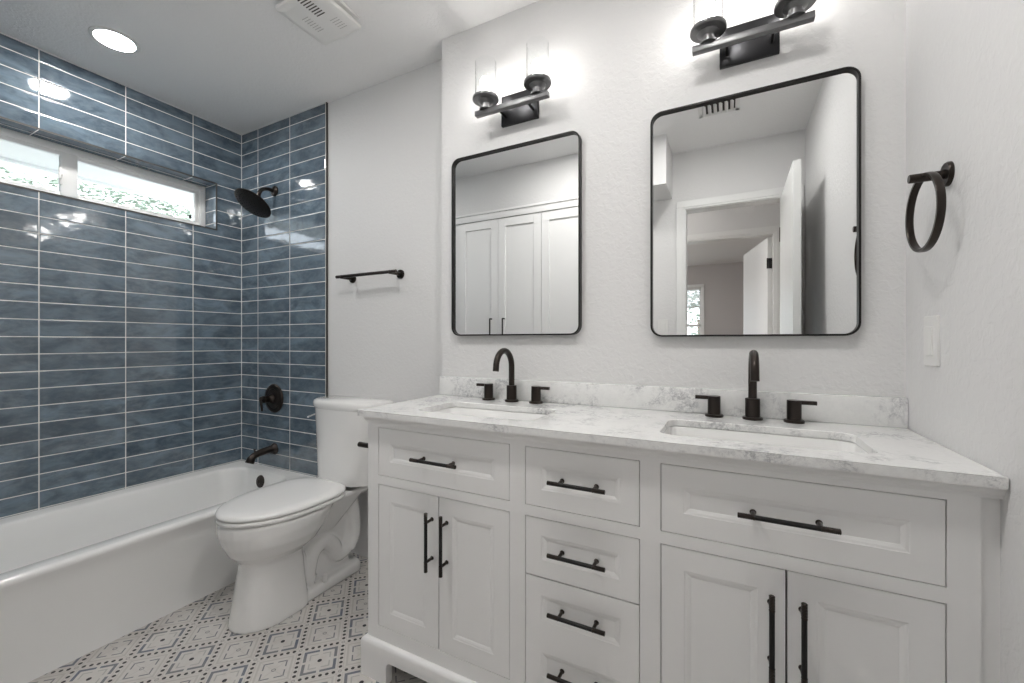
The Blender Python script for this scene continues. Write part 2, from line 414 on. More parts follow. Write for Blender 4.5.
# tub spout
sp = thing('tub_spout', (PX, YT, 0.478), 'dark bronze tub spout on the tiled wall over the tub', 'tub spout')
bm = new_bm(); lathe(bm, (PX,YT,0.480), (0,-1,0), [(0.034,0),(0.034,0.006),(0.030,0.012),(0.024,0.020)], 32); obj('flange', bm, M['bronze'], sp)
bm = new_bm(); path = catmull([(PX,YT-0.010,0.480),(PX,YT-0.05,0.480),(PX,YT-0.10,0.474),(PX,YT-0.135,0.458),(PX,YT-0.150,0.430)], 5)
tube(bm, path, 0.02, 20, rr=[0.025-0.006*min(1,i/10) + (0.004 if i > 15 else 0) for i in range(len(path))]); obj('spout', bm, M['bronze'], sp)
bm = new_bm(); cyl(bm, (PX,YT-0.118,0.484), (PX,YT-0.120,0.500), 0.004); lathe(bm, (PX,YT-0.120,0.498), (0,0,1), [(0.004,0),(0.007,0.002),(0.007,0.005),(0.004,0.007)], 16); obj('diverter_knob', bm, M['bronze'], sp)
# valve
vl = thing('shower_valve', (PX-0.01, YT, 0.782), 'round dark bronze shower valve trim with lever, above the tub spout', 'shower valve')
vx = PX-0.004
bm = new_bm(); lathe(bm, (vx,YT,0.782), (0,-1,0), [(0.086,0),(0.086,0.004),(0.080,0.010),(0.062,0.013),(0.059,0.010),(0.056,0.013),(0.030,0.016),(0.0,0.016)], 48); obj('escutcheon', bm, M['bronze'], vl)
bm = new_bm(); lathe(bm, (vx,YT-0.014,0.782), (0,-1,0), [(0.029,0),(0.026,0.012),(0.020,0.020),(0.020,0.048),(0.022,0.052),(0.020,0.060),(0.0,0.062)], 32); obj('hub', bm, M['bronze'], vl)
bm = new_bm(); cyl(bm, (vx,YT-0.064,0.782), (vx,YT-0.088,0.782), 0.013); tube(bm, [(vx,YT-0.082,0.800),(vx,YT-0.082,0.78),(vx+0.004,YT-0.078,0.716)], 0.007, 12, rr=[0.006,0.0075,0.006]); obj('lever', bm, M['bronze'], vl)
# shower head and arm
sh = thing('rain_shower', (PX, YT, 2.02), 'large round dark bronze rain shower head on its arm', 'shower head')
bm = new_bm(); lathe(bm, (PX,YT,2.022), (0,-1,0), [(0.032,0),(0.032,0.004),(0.026,0.010),(0.012,0.014)], 32); obj('flange', bm, M['bronze'], sh)
th = math.radians(35); nrm = Vector((0,-math.sin(th),-math.cos(th))); hc = Vector((PX,1.440,1.910))
bm = new_bm(); pth = catmull([(PX,YT-0.008,2.022),(PX,YT-0.05,2.020),(PX,YT-0.085,2.000),hc - nrm*0.050], 6); tube(bm, pth, 0.0105, 16); obj('arm', bm, M['bronze'], sh)
bm = new_bm(); lathe(bm, hc - nrm*0.058, nrm, [(0.013,0),(0.015,0.003),(0.015,0.018),(0.013,0.020),(0.017,0.024),(0.018,0.032)], 24); obj('swivel_nut', bm, M['bronze'], sh)
bm = new_bm(); lathe(bm, hc - nrm*0.030, nrm, [(0.017,0),(0.026,0.010),(0.050,0.018),(0.098,0.022),(0.102,0.026),(0.102,0.031),(0.098,0.033),(0.0,0.033)], 56); hd = obj('head', bm, M['bronze'], sh)
bm = new_bm(); _, a_, b_ = frame_of(nrm)
for r_, k_ in ((0.018,6),(0.036,12),(0.054,18),(0.072,24),(0.088,30)):
    for i in range(k_):
        c_ = hc + nrm*0.0025 + (a_*math.cos(2*PI*i/k_) + b_*math.sin(2*PI*i/k_))*r_; lathe(bm, c_, nrm, [(0.0030,0),(0.0026,0.0030)], 6)
o = obj('nozzles', bm, M['black'], hd); o['kind'] = 'stuff'

# ------------------------------------------------------------------ toilet
TX = -1.700
toi = thing('toilet', (TX, 1.22, 0), 'white two-piece toilet with closed lid between tub and vanity', 'toilet')
def egg(yf, yb, hw, z, n=40, back=0.5, sq=2.4, cx=TX):
    """plan outline: rounded nose at yf, squarer tail at yb"""
    out = []; ym = yf + (yb-yf)*0.52
    for i in range(n):
        t = 2*PI*i/n; c, s = math.cos(t), math.sin(t)
        if s < 0: x = hw*c; y = ym + (ym-yf)*s
        else:
            e = 2.0/sq; x = hw*(1-(1-back)*(s**2.2))*math.copysign(abs(c)**e, c); y = ym + (yb-ym)*(abs(s)**e)
        out.append((cx+x, y, z))
    return out
bm = new_bm()
# bowl
loft(bm, [egg(0.985,1.20,0.080,0.20), egg(0.968,1.24,0.100,0.245), egg(0.930,1.30,0.142,0.285), egg(0.908,1.33,0.168,0.33), egg(0.897,1.36,0.181,0.375), egg(0.895,1.38,0.186,0.408), egg(0.898,1.38,0.184,0.420)])
# front column
loft(bm, [egg(0.930,1.21,0.118,0.0,back=0.9,sq=5), egg(0.934,1.21,0.116,0.02,back=0.9,sq=5), egg(0.950,1.20,0.103,0.12,back=0.9,sq=5), egg(0.965,1.19,0.098,0.20,back=0.9,sq=6), egg(0.970,1.18,0.097,0.27,back=0.9,sq=6)])
# foot flange running back
loft(bm, [ring(TX-0.105,TX+0.098,1.08,1.515,.06,0.0), ring(TX-0.103,TX+0.096,1.08,1.513,.06,0.032), ring(TX-0.094,TX+0.087,1.08,1.503,.06,0.044)])
# web
loft(bm, [ring(TX-0.050,TX+0.045,1.10,1.47,.03,0.03), ring(TX-0.050,TX+0.045,1.10,1.47,.03,0.22), ring(TX-0.08,TX+0.075,1.12,1.52,.03,0.40)])
# deck under the tank
loft(bm, [ring(TX-0.10,TX+0.10,1.27,1.545,.05,0.375), ring(TX-0.125,TX+0.125,1.25,1.555,.05,0.400), ring(TX-0.128,TX+0.128,1.24,1.555,.05,0.418)])
loft(bm, [ring(TX-0.04,TX+0.04,1.20,1.36,.03,0.22), ring(TX-0.12,TX+0.12,1.20,1.50,.05,0.39)])
# trapway on each side
for s in (-1, 1):
    q = lambda y, z, dx=0.036: (TX + s*dx, y, z)
    tube(bm, catmull([q(1.17,0.20),q(1.205,0.10),q(1.235,0.055),q(1.225,0.09),q(1.25,0.175),q(1.305,0.205),q(1.355,0.165),q(1.385,0.115),q(1.44,0.125),q(1.475,0.20),q(1.465,0.29),q(1.415,0.345),q(1.35,0.37)], 5), 0.04, 16)
    tube(bm, catmull([q(1.45,0.39,0.05),q(1.47,0.30,0.05),q(1.475,0.18,0.05),q(1.44,0.115,0.05)], 5), 0.034, 14)
body = obj('bowl', bm, M['porcelain'], toi, smooth=180)
md = body.modifiers.new('r', 'REMESH'); md.mode = 'VOXEL'; md.voxel_size = 0.0052; md.use_smooth_shade = True
md = body.modifiers.new('s', 'SMOOTH'); md.factor = 0.6; md.iterations = 5
for s in (-1, 1):
    bm = new_bm(); lathe(bm, (TX + s*0.083, 1.285, 0.041), (0,0,1), [(0.013,0),(0.013,0.022),(0.010,0.031),(0.0,0.033)], 20); obj('bolt_cap', bm, M['plastic'], toi)
def seat_ring(ins, z): return egg(0.892+ins, 1.380-ins, 0.188-ins, z, 64, 0.80, 4.5)
bm = new_bm(); loft(bm, [seat_ring(0.006,0.4215), seat_ring(0.001,0.424), seat_ring(0.0,0.431), seat_ring(0.001,0.438), seat_ring(0.006,0.4405)]); obj('seat', bm, M['seat'], toi, smooth=60)
bm = new_bm(); loft(bm, [seat_ring(0.005,0.4425), seat_ring(0.0,0.446), seat_ring(0.0,0.452), seat_ring(0.003,0.458), seat_ring(0.012,0.4625), seat_ring(0.05,0.466), seat_ring(0.10,0.4675), seat_ring(0.15,0.468)]); obj('lid', bm, M['seat'], toi, smooth=60)
for s in (-1, 1):
    bm = new_bm(); cyl(bm, (TX+s*0.055,1.385,0.442), (TX+s*0.095,1.385,0.442), 0.013); cyl(bm, (TX+s*0.075,1.388,0.419), (TX+s*0.075,1.388,0.435), 0.016); obj('hinge', bm, M['seat'], toi)
def tank_ring(hw, bow, y1, z, ins=0.0, n=14):
    """bow-fronted tank plan"""
    out = []; hw -= ins + 0.014; TX = -1.683
    yb = y1 - ins
    out += [(TX+hw-0.01, yb, z), (TX-hw+0.01, yb, z), (TX-hw, yb-0.01, z)]
    for i in range(n+1):
        t = -1 + 2*i/n; x = hw*math.sin(t*PI/2); e = abs(x/hw)
        y = (1.372+ins) + bow*(1-math.sqrt(max(0, 1-e**2.6)))
        out.append((TX+x, y, z))
    out.append((TX+hw, yb-0.01, z)); return out
bm = new_bm(); loft(bm, [tank_ring(0.172,0.10,1.55,0.430,0.02), tank_ring(0.186,0.10,1.555,0.440), tank_ring(0.197,0.11,1.56,0.55), tank_ring(0.209,0.11,1.56,0.70), tank_ring(0.217,0.11,1.56,0.795)]); obj('tank', bm, M['porcelain'], toi, smooth=50)
bm = new_bm(); loft(bm, [tank_ring(0.222,0.12,1.563,0.790,0.002), tank_ring(0.230,0.12,1.568,0.795,0), tank_ring(0.233,0.12,1.568,0.803,-0.003), tank_ring(0.233,0.12,1.568,0.820,-0.003), tank_ring(0.231,0.12,1.567,0.829,0.0), tank_ring(0.224,0.12,1.562,0.834,0.004)]); obj('tank_lid', bm, M['porcelain'], toi, smooth=50)
bm = new_bm(); cyl(bm, (TX-0.190,1.475,0.745), (TX-0.206,1.468,0.745), 0.010); tube(bm, [(TX-0.204,1.470,0.747),(TX-0.202,1.44,0.744),(TX-0.193,1.405,0.740)], 0.005, 10); obj('flush_lever', bm, M['chrome'], toi)

# toilet-paper post on the vanity's side
tp = thing('paper_holder', (-1.087, 1.072, 0.756), 'short dark bronze paper holder post on the vanity side next to the toilet', 'paper holder')

# ------------------------------------------------------------------ vanity
F = 1.036; VX0, VX1 = -1.087, 0.396
van = thing('vanity_cabinet', (-0.345, 1.25, 0), 'white double-sink vanity cabinet with shaker fronts and dark bar pulls', 'vanity cabinet')
# front openings
L0, L1, LM = -1.0405, -0.544, -0.7905
M0, M1 = -0.496, -0.1895
R0, R1, RM = -0.1425, 0.3517, 0.107
Z0, ZD1, ZD0, ZQ = 0.174, 0.835, 0.675, 0.646
bm = new_bm(); ft = 0.020
# face frame: stiles and rails
for x0, x1 in ((VX0,L0),(L1,M0),(M1,R0),(R1,VX1)): box(bm, x0, x1, F, F+ft, 0.09, 0.872)
for x0, x1 in ((L0,L1),(M0,M1),(R0,R1)):
    box(bm, x0, x1, F, F+ft, ZD1, 0.872); box(bm, x0, x1, F, F+ft, ZQ, ZD0); box(bm, x0, x1, F, F+ft, 0.09, Z0)
box(bm, VX0, VX0+0.018, F+ft, YM-0.004, 0.09, 0.872); box(bm, VX1-0.018, VX1, F+ft, YM-0.004, 0.09, 0.872)
box(bm, VX0+0.018, VX1-0.018, F+ft, YM-0.004, 0.09, 0.11); box(bm, VX0+0.018, VX1-0.018, YM-0.016, YM-0.004, 0.14, 0.86)
obj('cabinet_body', bm, M['cabinet'], van, smooth=0)
bm = new_bm(); box(bm, VX1, XR, F+0.006, F+0.026, 0.0, 0.872); obj('filler_strip', bm, M['cabinet'], van, smooth=0)
# cornice under the countertop
def cornice_prof(): return [(0.0,0.848),(-0.003,0.849),(-0.004,0.853),(-0.004,0.855),(-0.007,0.857),(-0.010,0.863),(-0.010,0.866),(-0.013,0.867),(-0.013,0.872),(0.0,0.872)]
bm = new_bm(); pr = cornice_prof()
rings_ = []
for (x, y, sx, sy) in ((VX0, YM-0.004, 1, 0), (VX0, F, 1, 1), (XR, F, 0, 1)):
    rings_.append([(x + d*sx, y + d*sy, z) for d, z in pr])
loft(bm, rings_); obj('cornice', bm, M['cabinet'], van, smooth=40)
# base moulding with feet
bm = new_bm(); pr = [(0.0,0.127),(-0.007,0.126),(-0.013,0.1225),(-0.016,0.118),(-0.017,0.113),(-0.017,0.089),(0.0,0.089)]
rings_ = [[(x + d*sx, y + d*sy, z) for d, z in pr] for (x, y, sx, sy) in ((VX0, YM-0.004, 1, 0), (VX0, F, 1, 1), (XR, F, 0, 1))]
loft(bm, rings_); obj('base_moulding', bm, M['cabinet'], van, smooth=40)
def apron_board(bm, x0, x1, foot, zt, zb, place, r=0.018):
    """board with two feet and a low arch between them; place(x, side, z) maps to the room"""
    S = [(x0,0),(x0+foot,0)] + [(x0+foot+r-r*math.cos(i/6*PI/2), zb-r+r*math.sin(i/6*PI/2)) for i in range(7)]
    S += [(x1-foot-r+r*math.sin(i/6*PI/2), zb-r+r*math.cos(i/6*PI/2)) for i in range(7)] + [(x1-foot,0),(x1,0)]
    q = lambda *p: bm.faces.new([bm.verts.new(place(*v)) for v in p])
    for (xa, za), (xb, zb_) in zip(S, S[1:]):
        q((xa,0,za),(xa,1,za),(xb,1,zb_),(xb,0,zb_))
        if xb - xa > 1e-6:
            for sd in (0, 1): q((xa,sd,za),(xb,sd,zb_),(xb,sd,zt),(xa,sd,zt))
            q((xa,0,zt),(xb,0,zt),(xb,1,zt),(xa,1,zt))
    q((x0,0,0),(x0,0,zt),(x0,1,zt),(x0,1,0)); q((x1,0,0),(x1,1,0),(x1,1,zt),(x1,0,zt))
    bmesh.ops.remove_doubles(bm, verts=bm.verts[:], dist=1e-6)
bm = new_bm(); apron_board(bm, VX0-0.016, XR-0.001, 0.112, 0.09, 0.076, lambda x, sd, z: (x, (F-0.016, F+0.012)[sd], z)); obj('plinth', bm, M['cabinet'], van, smooth=40)
bm = new_bm(); apron_board(bm, F+0.012, YM-0.006, 0.09, 0.09, 0.076, lambda y, sd, z: ((VX0-0.016, VX0+0.006)[sd], y, z)); obj('plinth', bm, M['cabinet'], van, smooth=40)

def front(bm, x0, x1, z0, z1, fr, panels=None, g=0.0019):
    """one frame-and-panel front with moulded inner edge"""
    x0 += g; x1 -= g; z0 += g; z1 -= g; yf, yb = F+0.001, F+0.019
    wins = panels or [(x0+fr, x1-fr, z0+fr, z1-fr)]
    zs = sorted(set([z0, z1] + [w[2] for w in wins] + [w[3] for w in wins]))
    xa, xb = wins[0][0], wins[0][1]
    def quad(*p): bm.faces.new([bm.verts.new(q) for q in p])
    # outer shell
    quad((x0,yf,z0),(xa,yf,z0),(xa,yf,z1),(x0,yf,z1)); quad((xb,yf,z0),(x1,yf,z0),(x1,yf,z1),(xb,yf,z1))
    edges = [z0] + [v for w in sorted(wins, key=lambda w: w[2]) for v in (w[2], w[3])] + [z1]
    for i in range(0, len(edges), 2): quad((xa,yf,edges[i]),(xb,yf,edges[i]),(xb,yf,edges[i+1]),(xa,yf,edges[i+1]))
    quad((x0,yf,z0),(x0,yf,z1),(x0,yb,z1),(x0,yb,z0)); quad((x1,yf,z0),(x1,yb,z0),(x1,yb,z1),(x1,yf,z1))
    quad((x0,yf,z1),(x1,yf,z1),(x1,yb,z1),(x0,yb,z1)); quad((x0,yf,z0),(x0,yb,z0),(x1,yb,z0),(x1,yf,z0)); quad((x0,yb,z0),(x0,yb,z1),(x1,yb,z1),(x1,yb,z0))
    for a, b, c, d in wins:
        steps = [(0,0),(0.0012,0.0008),(0.0060,0.0012),(0.0118,0.0028),(0.0132,0.0035)]
        R = [[bm.verts.new(p) for p in ((a+s,yf+h,c+s),(b-s,yf+h,c+s),(b-s,yf+h,d-s),(a+s,yf+h,d-s))] for s, h in steps]
        for r0, r1 in zip(R, R[1:]):
            for i in range(4): j = (i+1) % 4; bm.faces.new((r0[i], r0[j], r1[j], r1[i]))
        bm.faces.new(R[-1])
    bmesh.ops.remove_doubles(bm, verts=bm.verts[:], dist=1e-6)
def pull(parent, cx, cz, L, vert=False):
    """bar pull: plain grip, finely ribbed ends, two posts"""
    yb = F+0.001; yg = F-0.030; r = 0.0052
    ax = Vector((0,0,1)) if vert else Vector((1,0,0)); c = Vector((cx, yg, cz))
    bm = new_bm(); cyl(bm, c - ax*(L/2-0.030), c + ax*(L/2-0.030), r, 16)
    h = obj('handle', bm, M['black'], parent)
    for s in (-1, 1):
        bm = new_bm(); prof = [(r*0.8,0),(r*1.08,0.001)]
        for k in range(9): prof += [(r*1.12,0.002+k*0.003),(r*0.98,0.0035+k*0.003)]
        prof += [(r*1.12,0.0300),(r*1.12,0.0315),(r*0.9,0.0320)]
        lathe(bm, c + ax*s*(L/2), ax*(-s), prof, 16)
        obj('ribbed_end', bm, M['bronze'], h)
    for s in (-1, 1):
        bm = new_bm(); p = c + ax*s*(L/2-0.030); lathe(bm, Vector((p.x, yb, p.z)), (0,-1,0), [(0.0065,0),(0.0062,0.002),(0.0045,0.004),(0.0045,yb-yg)], 14); obj('post', bm, M['bronze'], h)
def drawer(x0, x1, z0, z1, fr, L, panels=None, hz=None):
    bm = new_bm(); front(bm, x0, x1, z0, z1, fr, panels); d = obj('drawer', bm, M['cabinet'], van, smooth=0)
    for z in (hz or [(z0+z1)/2]): pull(d, (x0+x1)/2, z, L)
    return d
def door(x0, x1, z0, z1, fr, hx):
    bm = new_bm(); front(bm, x0, x1, z0, z1, fr); d = obj('door', bm, M['cabinet'], van, smooth=0); pull(d, hx, 0.511, 0.180, True); return d
drawer(L0, L1, ZD0, ZD1, 0.048, 0.172)
drawer(M0, M1, ZD0, ZD1, 0.046, 0.152)
drawer(M0, M1, 0.486, ZQ, 0.046, 0.152)
drawer(M0, M1, Z0, 0.486, 0.046, 0.152, panels=[(M0+0.048, M1-0.048, 0.219, 0.285), (M0+0.048, M1-0.048, 0.370, 0.438)], hz=[0.2545, 0.411])
drawer(R0, R1, ZD0, ZD1, 0.048, 0.176)
door(L0, LM, Z0, ZQ, 0.050, LM-0.026); door(LM, L1, Z0, ZQ, 0.050, LM+0.030)
door(R0, RM, Z0, ZQ, 0.050, RM-0.028); door(RM, R1, Z0, ZQ, 0.050, RM+0.027)
bm = new_bm()
for x0, x1 in ((L0,L1),(M0,M1),(R0,R1)): box(bm, x0-0.006, x1+0.006, F+0.0195, F+0.0215, Z0-0.006, ZD1+0.006)
obj('shadow_liner', bm, M['gap'], van, smooth=0)

# paper holder parts
bm = new_bm(); lathe(bm, (VX0,1.072,0.756), (-1,0,0), [(0.016,0),(0.016,0.004),(0.012,0.008)], 24); obj('base', bm, M['bronze'], tp)
bm = new_bm(); cyl(bm, (VX0-0.006,1.072,0.756), (VX0-0.082,1.072,0.756), 0.009); obj('post', bm, M['bronze'], tp)

# ------------------------------------------------------------------ countertop with two basin cut-outs
CZ0, CZ1 = 0.872, 0.892; CX0, CX1, CY0 = XJ, XR-0.001, 1.011
S1, S2 = -0.722, 0.060; SW, SY0, SY1 = 0.216, 1.098, 1.322
def slab_with_holes():
    bm = new_bm(); K = 8
    xs = [CX0, (S1-SW)-0.03, (S1+SW)+0.03, (S2-SW)-0.03, (S2+SW)+0.03, CX1]
    top = []
    def flat(z, flip):
        fs = []
        def q(a, b, c, d):
            v = [bm.verts.new((p[0], p[1], z)) for p in (a, b, c, d)]; fs.append(bm.faces.new(v[::-1] if flip else v))
        for i in (0, 2, 4): q((xs[i],CY0),(xs[i+1],CY0),(xs[i+1],YM),(xs[i],YM))
        for sx, i in ((S1,1),(S2,3)):
            a, b = xs[i], xs[i+1]; hole = rrect(sx-SW, sx+SW, SY0, SY1, 0.035, K)
            outer = [(b,YM),(a,YM),(a,CY0),(b,CY0)]; n = K+1
            for s in range(4):
                arc = hole[s*n:(s+1)*n]; nxt = hole[((s+1)*n) % (4*n)]
                oc = outer[s]; on = outer[(s+1) % 4]
                for u_, w_ in zip(arc, arc[1:]):
                    v = [bm.verts.new((p[0], p[1], z)) for p in (oc, w_, u_)]; bm.faces.new(v if flip else v[::-1])
                v = [bm.verts.new((p[0], p[1], z)) for p in (oc, on, nxt, arc[-1])]; bm.faces.new(v if flip else v)
    flat(CZ1, False); flat(CZ0, True)
    e = [(CX0,CY0),(CX1,CY0),(CX1,YM),(CX0,YM)]
    for i in range(4):
        p, q_ = e[i], e[(i+1)%4]; bm.faces.new([bm.verts.new(v) for v in ((*p,CZ0),(*q_,CZ0),(*q_,CZ1),(*p,CZ1))])
    for sx in (S1, S2):
        h = rrect(sx-SW, sx+SW, SY0, SY1, 0.035, K)
        for i in range(len(h)):
            p, q_ = h[i], h[(i+1) % len(h)]; bm.faces.new([bm.verts.new(v) for v in ((*p,CZ0),(*p,CZ1),(*q_,CZ1),(*q_,CZ0))])
    bmesh.ops.remove_doubles(bm, verts=bm.verts[:], dist=1e-5)
    return bm
bm = slab_with_holes()
ct = tag(obj('countertop', bm, M['quartz'], smooth=35), 'white veined stone countertop running along the vanity under both faucets', 'countertop')
bv = ct.modifiers.new('b', 'BEVEL'); bv.width = 0.0022; bv.segments = 2; bv.limit_method = 'ANGLE'; bv.angle_limit = math.radians(60)
bm = new_bm(); box(bm, XJ, XR-0.001, YM-0.019, YM-0.0005, CZ1+0.0005, 0.972, 0.0015); tag(obj('backsplash', bm, M['quartz']), 'low grey-veined stone backsplash strip on the wall under both mirrors', 'backsplash')

def basin(sx, label):
    t = thing('sink', (sx, (SY0+SY1)/2, 0.73), label, 'sink', 'undermount sinks')
    bm = new_bm(); rr = lambda d, z, r: ring(sx-SW-d, sx+SW+d, SY0-d, SY1+d, r, z)
    loft(bm, [rr(0.020,0.8715,0.045), rr(0.003,0.8715,0.036), rr(-0.001,0.868,0.034), rr(-0.006,0.80,0.034), rr(-0.013,0.755,0.034), rr(-0.028,0.738,0.034), rr(-0.07,0.732,0.03), rr(-0.09,0.730,0.01)], cap0=False)
    me = obj('basin', bm, M['porcelain'], t, smooth=50, recalc=False)
    sd = me.modifiers.new('s', 'SOLIDIFY'); sd.thickness = 0.008; sd.offset = -1
    bm = new_bm(); lathe(bm, (sx,(SY0+SY1)/2+0.02,0.7315), (0,0,1), [(0.030,0),(0.030,0.002),(0.024,0.004),(0.022,0.002),(0.0,0.003)], 28); obj('sink_drain', bm, M['bronze'], t)
basin(S1, 'white undermount sink on the left, below the mirror that reflects closet doors'); basin(S2, 'white undermount sink on the right, below the mirror that reflects a doorway')

# ------------------------------------------------------------------ faucets
def faucet(sx):
    FY = 1.425
    t = thing('faucet', (sx, FY, CZ1), 'dark bronze gooseneck faucet with two lever handles, left one under the closet-reflecting mirror', 'faucet', 'gooseneck faucets')
    bm = new_bm(); lathe(bm, (sx,FY,CZ1+0.0003), (0,0,1), [(0.0265,0),(0.0268,0.001),(0.0268,0.006),(0.025,0.0075),(0.020,0.0075),(0.0195,0.009),(0.0195,0.061),(0.0185,0.062),(0.012,0.062)], 36); obj('spout_base', bm, M['bronze'], t)
    pts = [(sx,FY,0.950),(sx,FY,1.0)]; R = 0.0605; zc = 1.027
    for i in range(17): a = i/16*PI; pts.append((sx, FY-R+R*math.cos(a), zc+R*math.sin(a)))
    pts += [(sx,FY-2*R-0.002,zc-0.012)]
    bm = new_bm(); tube(bm, pts, 0.0112, 24); obj('spout', bm, M['bronze'], t)
    for s in (-1, 1):
        hx = sx + s*0.1025
        bm = new_bm(); lathe(bm, (hx,FY,CZ1+0.0003), (0,0,1), [(0.0255,0),(0.0258,0.001),(0.0258,0.006),(0.024,0.0075),(0.0185,0.0075),(0.018,0.009),(0.018,0.062),(0.017,0.063),(0.0,0.063)], 36); h = obj('handle', bm, M['bronze'], t)
        bm = new_bm(); x0, x1 = sorted((hx, hx+s*0.053)); box(bm, x0, x1, FY-0.0075, FY+0.0075, 0.9442, 0.9552, 0.001); obj('lever', bm, M['bronze'], h)
    return t
f1 = faucet(-0.740); f1['label'] = 'left dark bronze gooseneck faucet, under the mirror that reflects closet doors'
f2 = copy_tree(f1, None, (0.803, 0, 0)); f2['label'] = 'right dark bronze gooseneck faucet, under the mirror that reflects the doorway'

# ------------------------------------------------------------------ mirrors
def mirror(x0, x1, z0, z1, label):
    t = thing('wall_mirror', ((x0+x1)/2, YM, z0), label, 'mirror', 'rectangular wall mirrors')
    y0, y1 = 1.4545, YM-0.0005; bm = new_bm(); K = 8; w = 0.0055
    o_ = rrect(x0, x1, z0, z1, 0.036, K); i_ = rrect(x0+w, x1-w, z0+w, z1-w, 0.031, K)
    P = lambda pts, y: [(a, y, b) for a, b in pts]
    loft(bm, [P(o_, y1), P(o_, y0+0.0008), P(rrect(x0+0.0008,x1-0.0008,z0+0.0008,z1-0.0008,0.0355,K), y0), P(rrect(x0+w-0.0008,x1-w+0.0008,z0+w-0.0008,z1-w+0.0008,0.0315,K), y0), P(i_, y0+0.0008), P(i_, y1)], False, False)
    bmesh.ops.remove_doubles(bm, verts=bm.verts[:], dist=1e-7)
    obj('frame', bm, M['black'], t, smooth=40)
    g_ = rrect(x0+w+0.0002, x1-w-0.0002, z0+w+0.0002, z1-w-0.0002, 0.0308, K)
    bm = new_bm(); loft(bm, [P(g_, y0+0.016), P(g_, y0+0.012)]); obj('mirror_glass', bm, M['mirror'], t, smooth=0)
mirror(-1.043, -0.478, 1.146, 1.892, 'black-framed mirror on the left, reflecting white closet doors')
mirror(-0.2325, 0.3225, 1.138, 1.884, 'black-framed mirror on the right, reflecting an open door and bedroom')

# ------------------------------------------------------------------ vanity lights
def sconce(cx):
    t = thing('vanity_light', (cx, YM, 2.03), 'x', 'wall light', 'two-bulb vanity lights')
    BY, BZ = 1.395, 2.012
    bm = new_bm(); box(bm, cx-0.080, cx+0.080, YM-0.014, YM-0.0005, 1.982, 2.100, 0.0015)
    pl = obj('backplate', bm, M['plate'], t)
    for s in (-1, 1):
        bm = new_bm(); lathe(bm, (cx+s*0.030, YM-0.0138, 2.048), (0,-1,0), [(0.0045,0),(0.0045,0.003),(0.0,0.0045)], 14)
        obj('screw', bm, M['black'], pl)
    for s in (-1, 1):
        bm = new_bm(); cyl(bm, (cx+s*0.060, YM-0.013, 2.016), (cx+s*0.060, BY+0.008, 2.016), 0.0048, 14); obj('arm', bm, M['black'], t)
    bm = new_bm(); box(bm, cx-0.154, cx+0.154, BY-0.011, BY+0.011, 2.003, 2.022, 0.001); obj('crossbar', bm, M['gunmetal'], t)
    for s in (-1, 1):
        x = cx + s*0.110; z0 = 2.022
        bm = new_bm(); lathe(bm, (x,BY,z0-0.0005), (0,0,1), [(0.024,0),(0.024,0.006),(0.0175,0.008),(0.0175,0.022),(0.026,0.028),(0.031,0.031),(0.031,0.033),(0.048,0.035),(0.0510,0.038),(0.0505,0.046),(0.044,0.048),(0.040,0.041),(0.019,0.039),(0.0185,0.052),(0.0,0.052)], 40)
        cup = obj('lamp_cup', bm, M['gunmetal'], t)
        bm = new_bm(); zc = z0+0.0425; n = 36
        pro = [(0.0410,0.0),(0.0410,0.140),(0.0400,0.142),(0.0388,0.140),(0.0388,0.002)]
        lathe(bm, (x,BY,zc), (0,0,1), pro, n, False, False); obj('glass_shade', bm, M['shade_glass'], cup)
        bm = new_bm(); lathe(bm, (x,BY,z0+0.048), (0,0,1), [(0.0125,0),(0.0125,0.018),(0.020,0.034),(0.0225,0.048),(0.0215,0.062),(0.015,0.074),(0.006,0.079),(0.0,0.080)], 24); obj('bulb', bm, M['bulb'], cup, smooth=60)
    return t
v1 = sconce(-0.728); v1['label'] = 'left dark metal vanity light with two lit bulbs in clear glass cylinders'
v2 = copy_tree(v1, None, (0.783, 0, 0)); v2['label'] = 'right dark metal vanity light over the right mirror, cut by the picture top'

# ------------------------------------------------------------------ towel ring, towel bar, switches
tr = thing('towel_ring', (XR, 1.237, 1.483), 'dark bronze towel ring on the right wall', 'towel ring')
bm = new_bm(); lathe(bm, (XR,1.233,1.483), (-1,0,0), [(0.026,0),(0.026,0.005),(0.024,0.008),(0.0,0.008)], 36); obj('wall_base', bm, M['bronze'], tr)
bm = new_bm(); cyl(bm, (XR-0.007,1.233,1.483), (XR-0.066,1.233,1.483), 0.0095); obj('post', bm, M['bronze'], tr)
bm = new_bm(); rc = Vector((XR-0.040,1.234,1.405)); ang = math.radians(0.5); dy = Vector((math.sin(ang)*-1, math.cos(ang), 0)); dn = Vector((math.cos(ang), math.sin(ang), 0))
n = 64; rings_ = []
for i in range(n+1):
    a = 2*PI*i/n; rad = dy*math.cos(a) + Vector((0,0,1))*math.sin(a)
    rings_.append([rc + rad*(0.0815 + u_*0.0040) + dn*(w_*0.0068) for u_, w_ in ((1,0.6),(0.7,1),(-0.7,1),(-1,0.6),(-1,-0.6),(-0.7,-1),(0.7,-1),(1,-0.6))])
loft(bm, rings_, False, False); bmesh.ops.remove_doubles(bm, verts=bm.verts[:], dist=1e-6); obj('ring', bm, M['bronze'], tr, smooth=50)

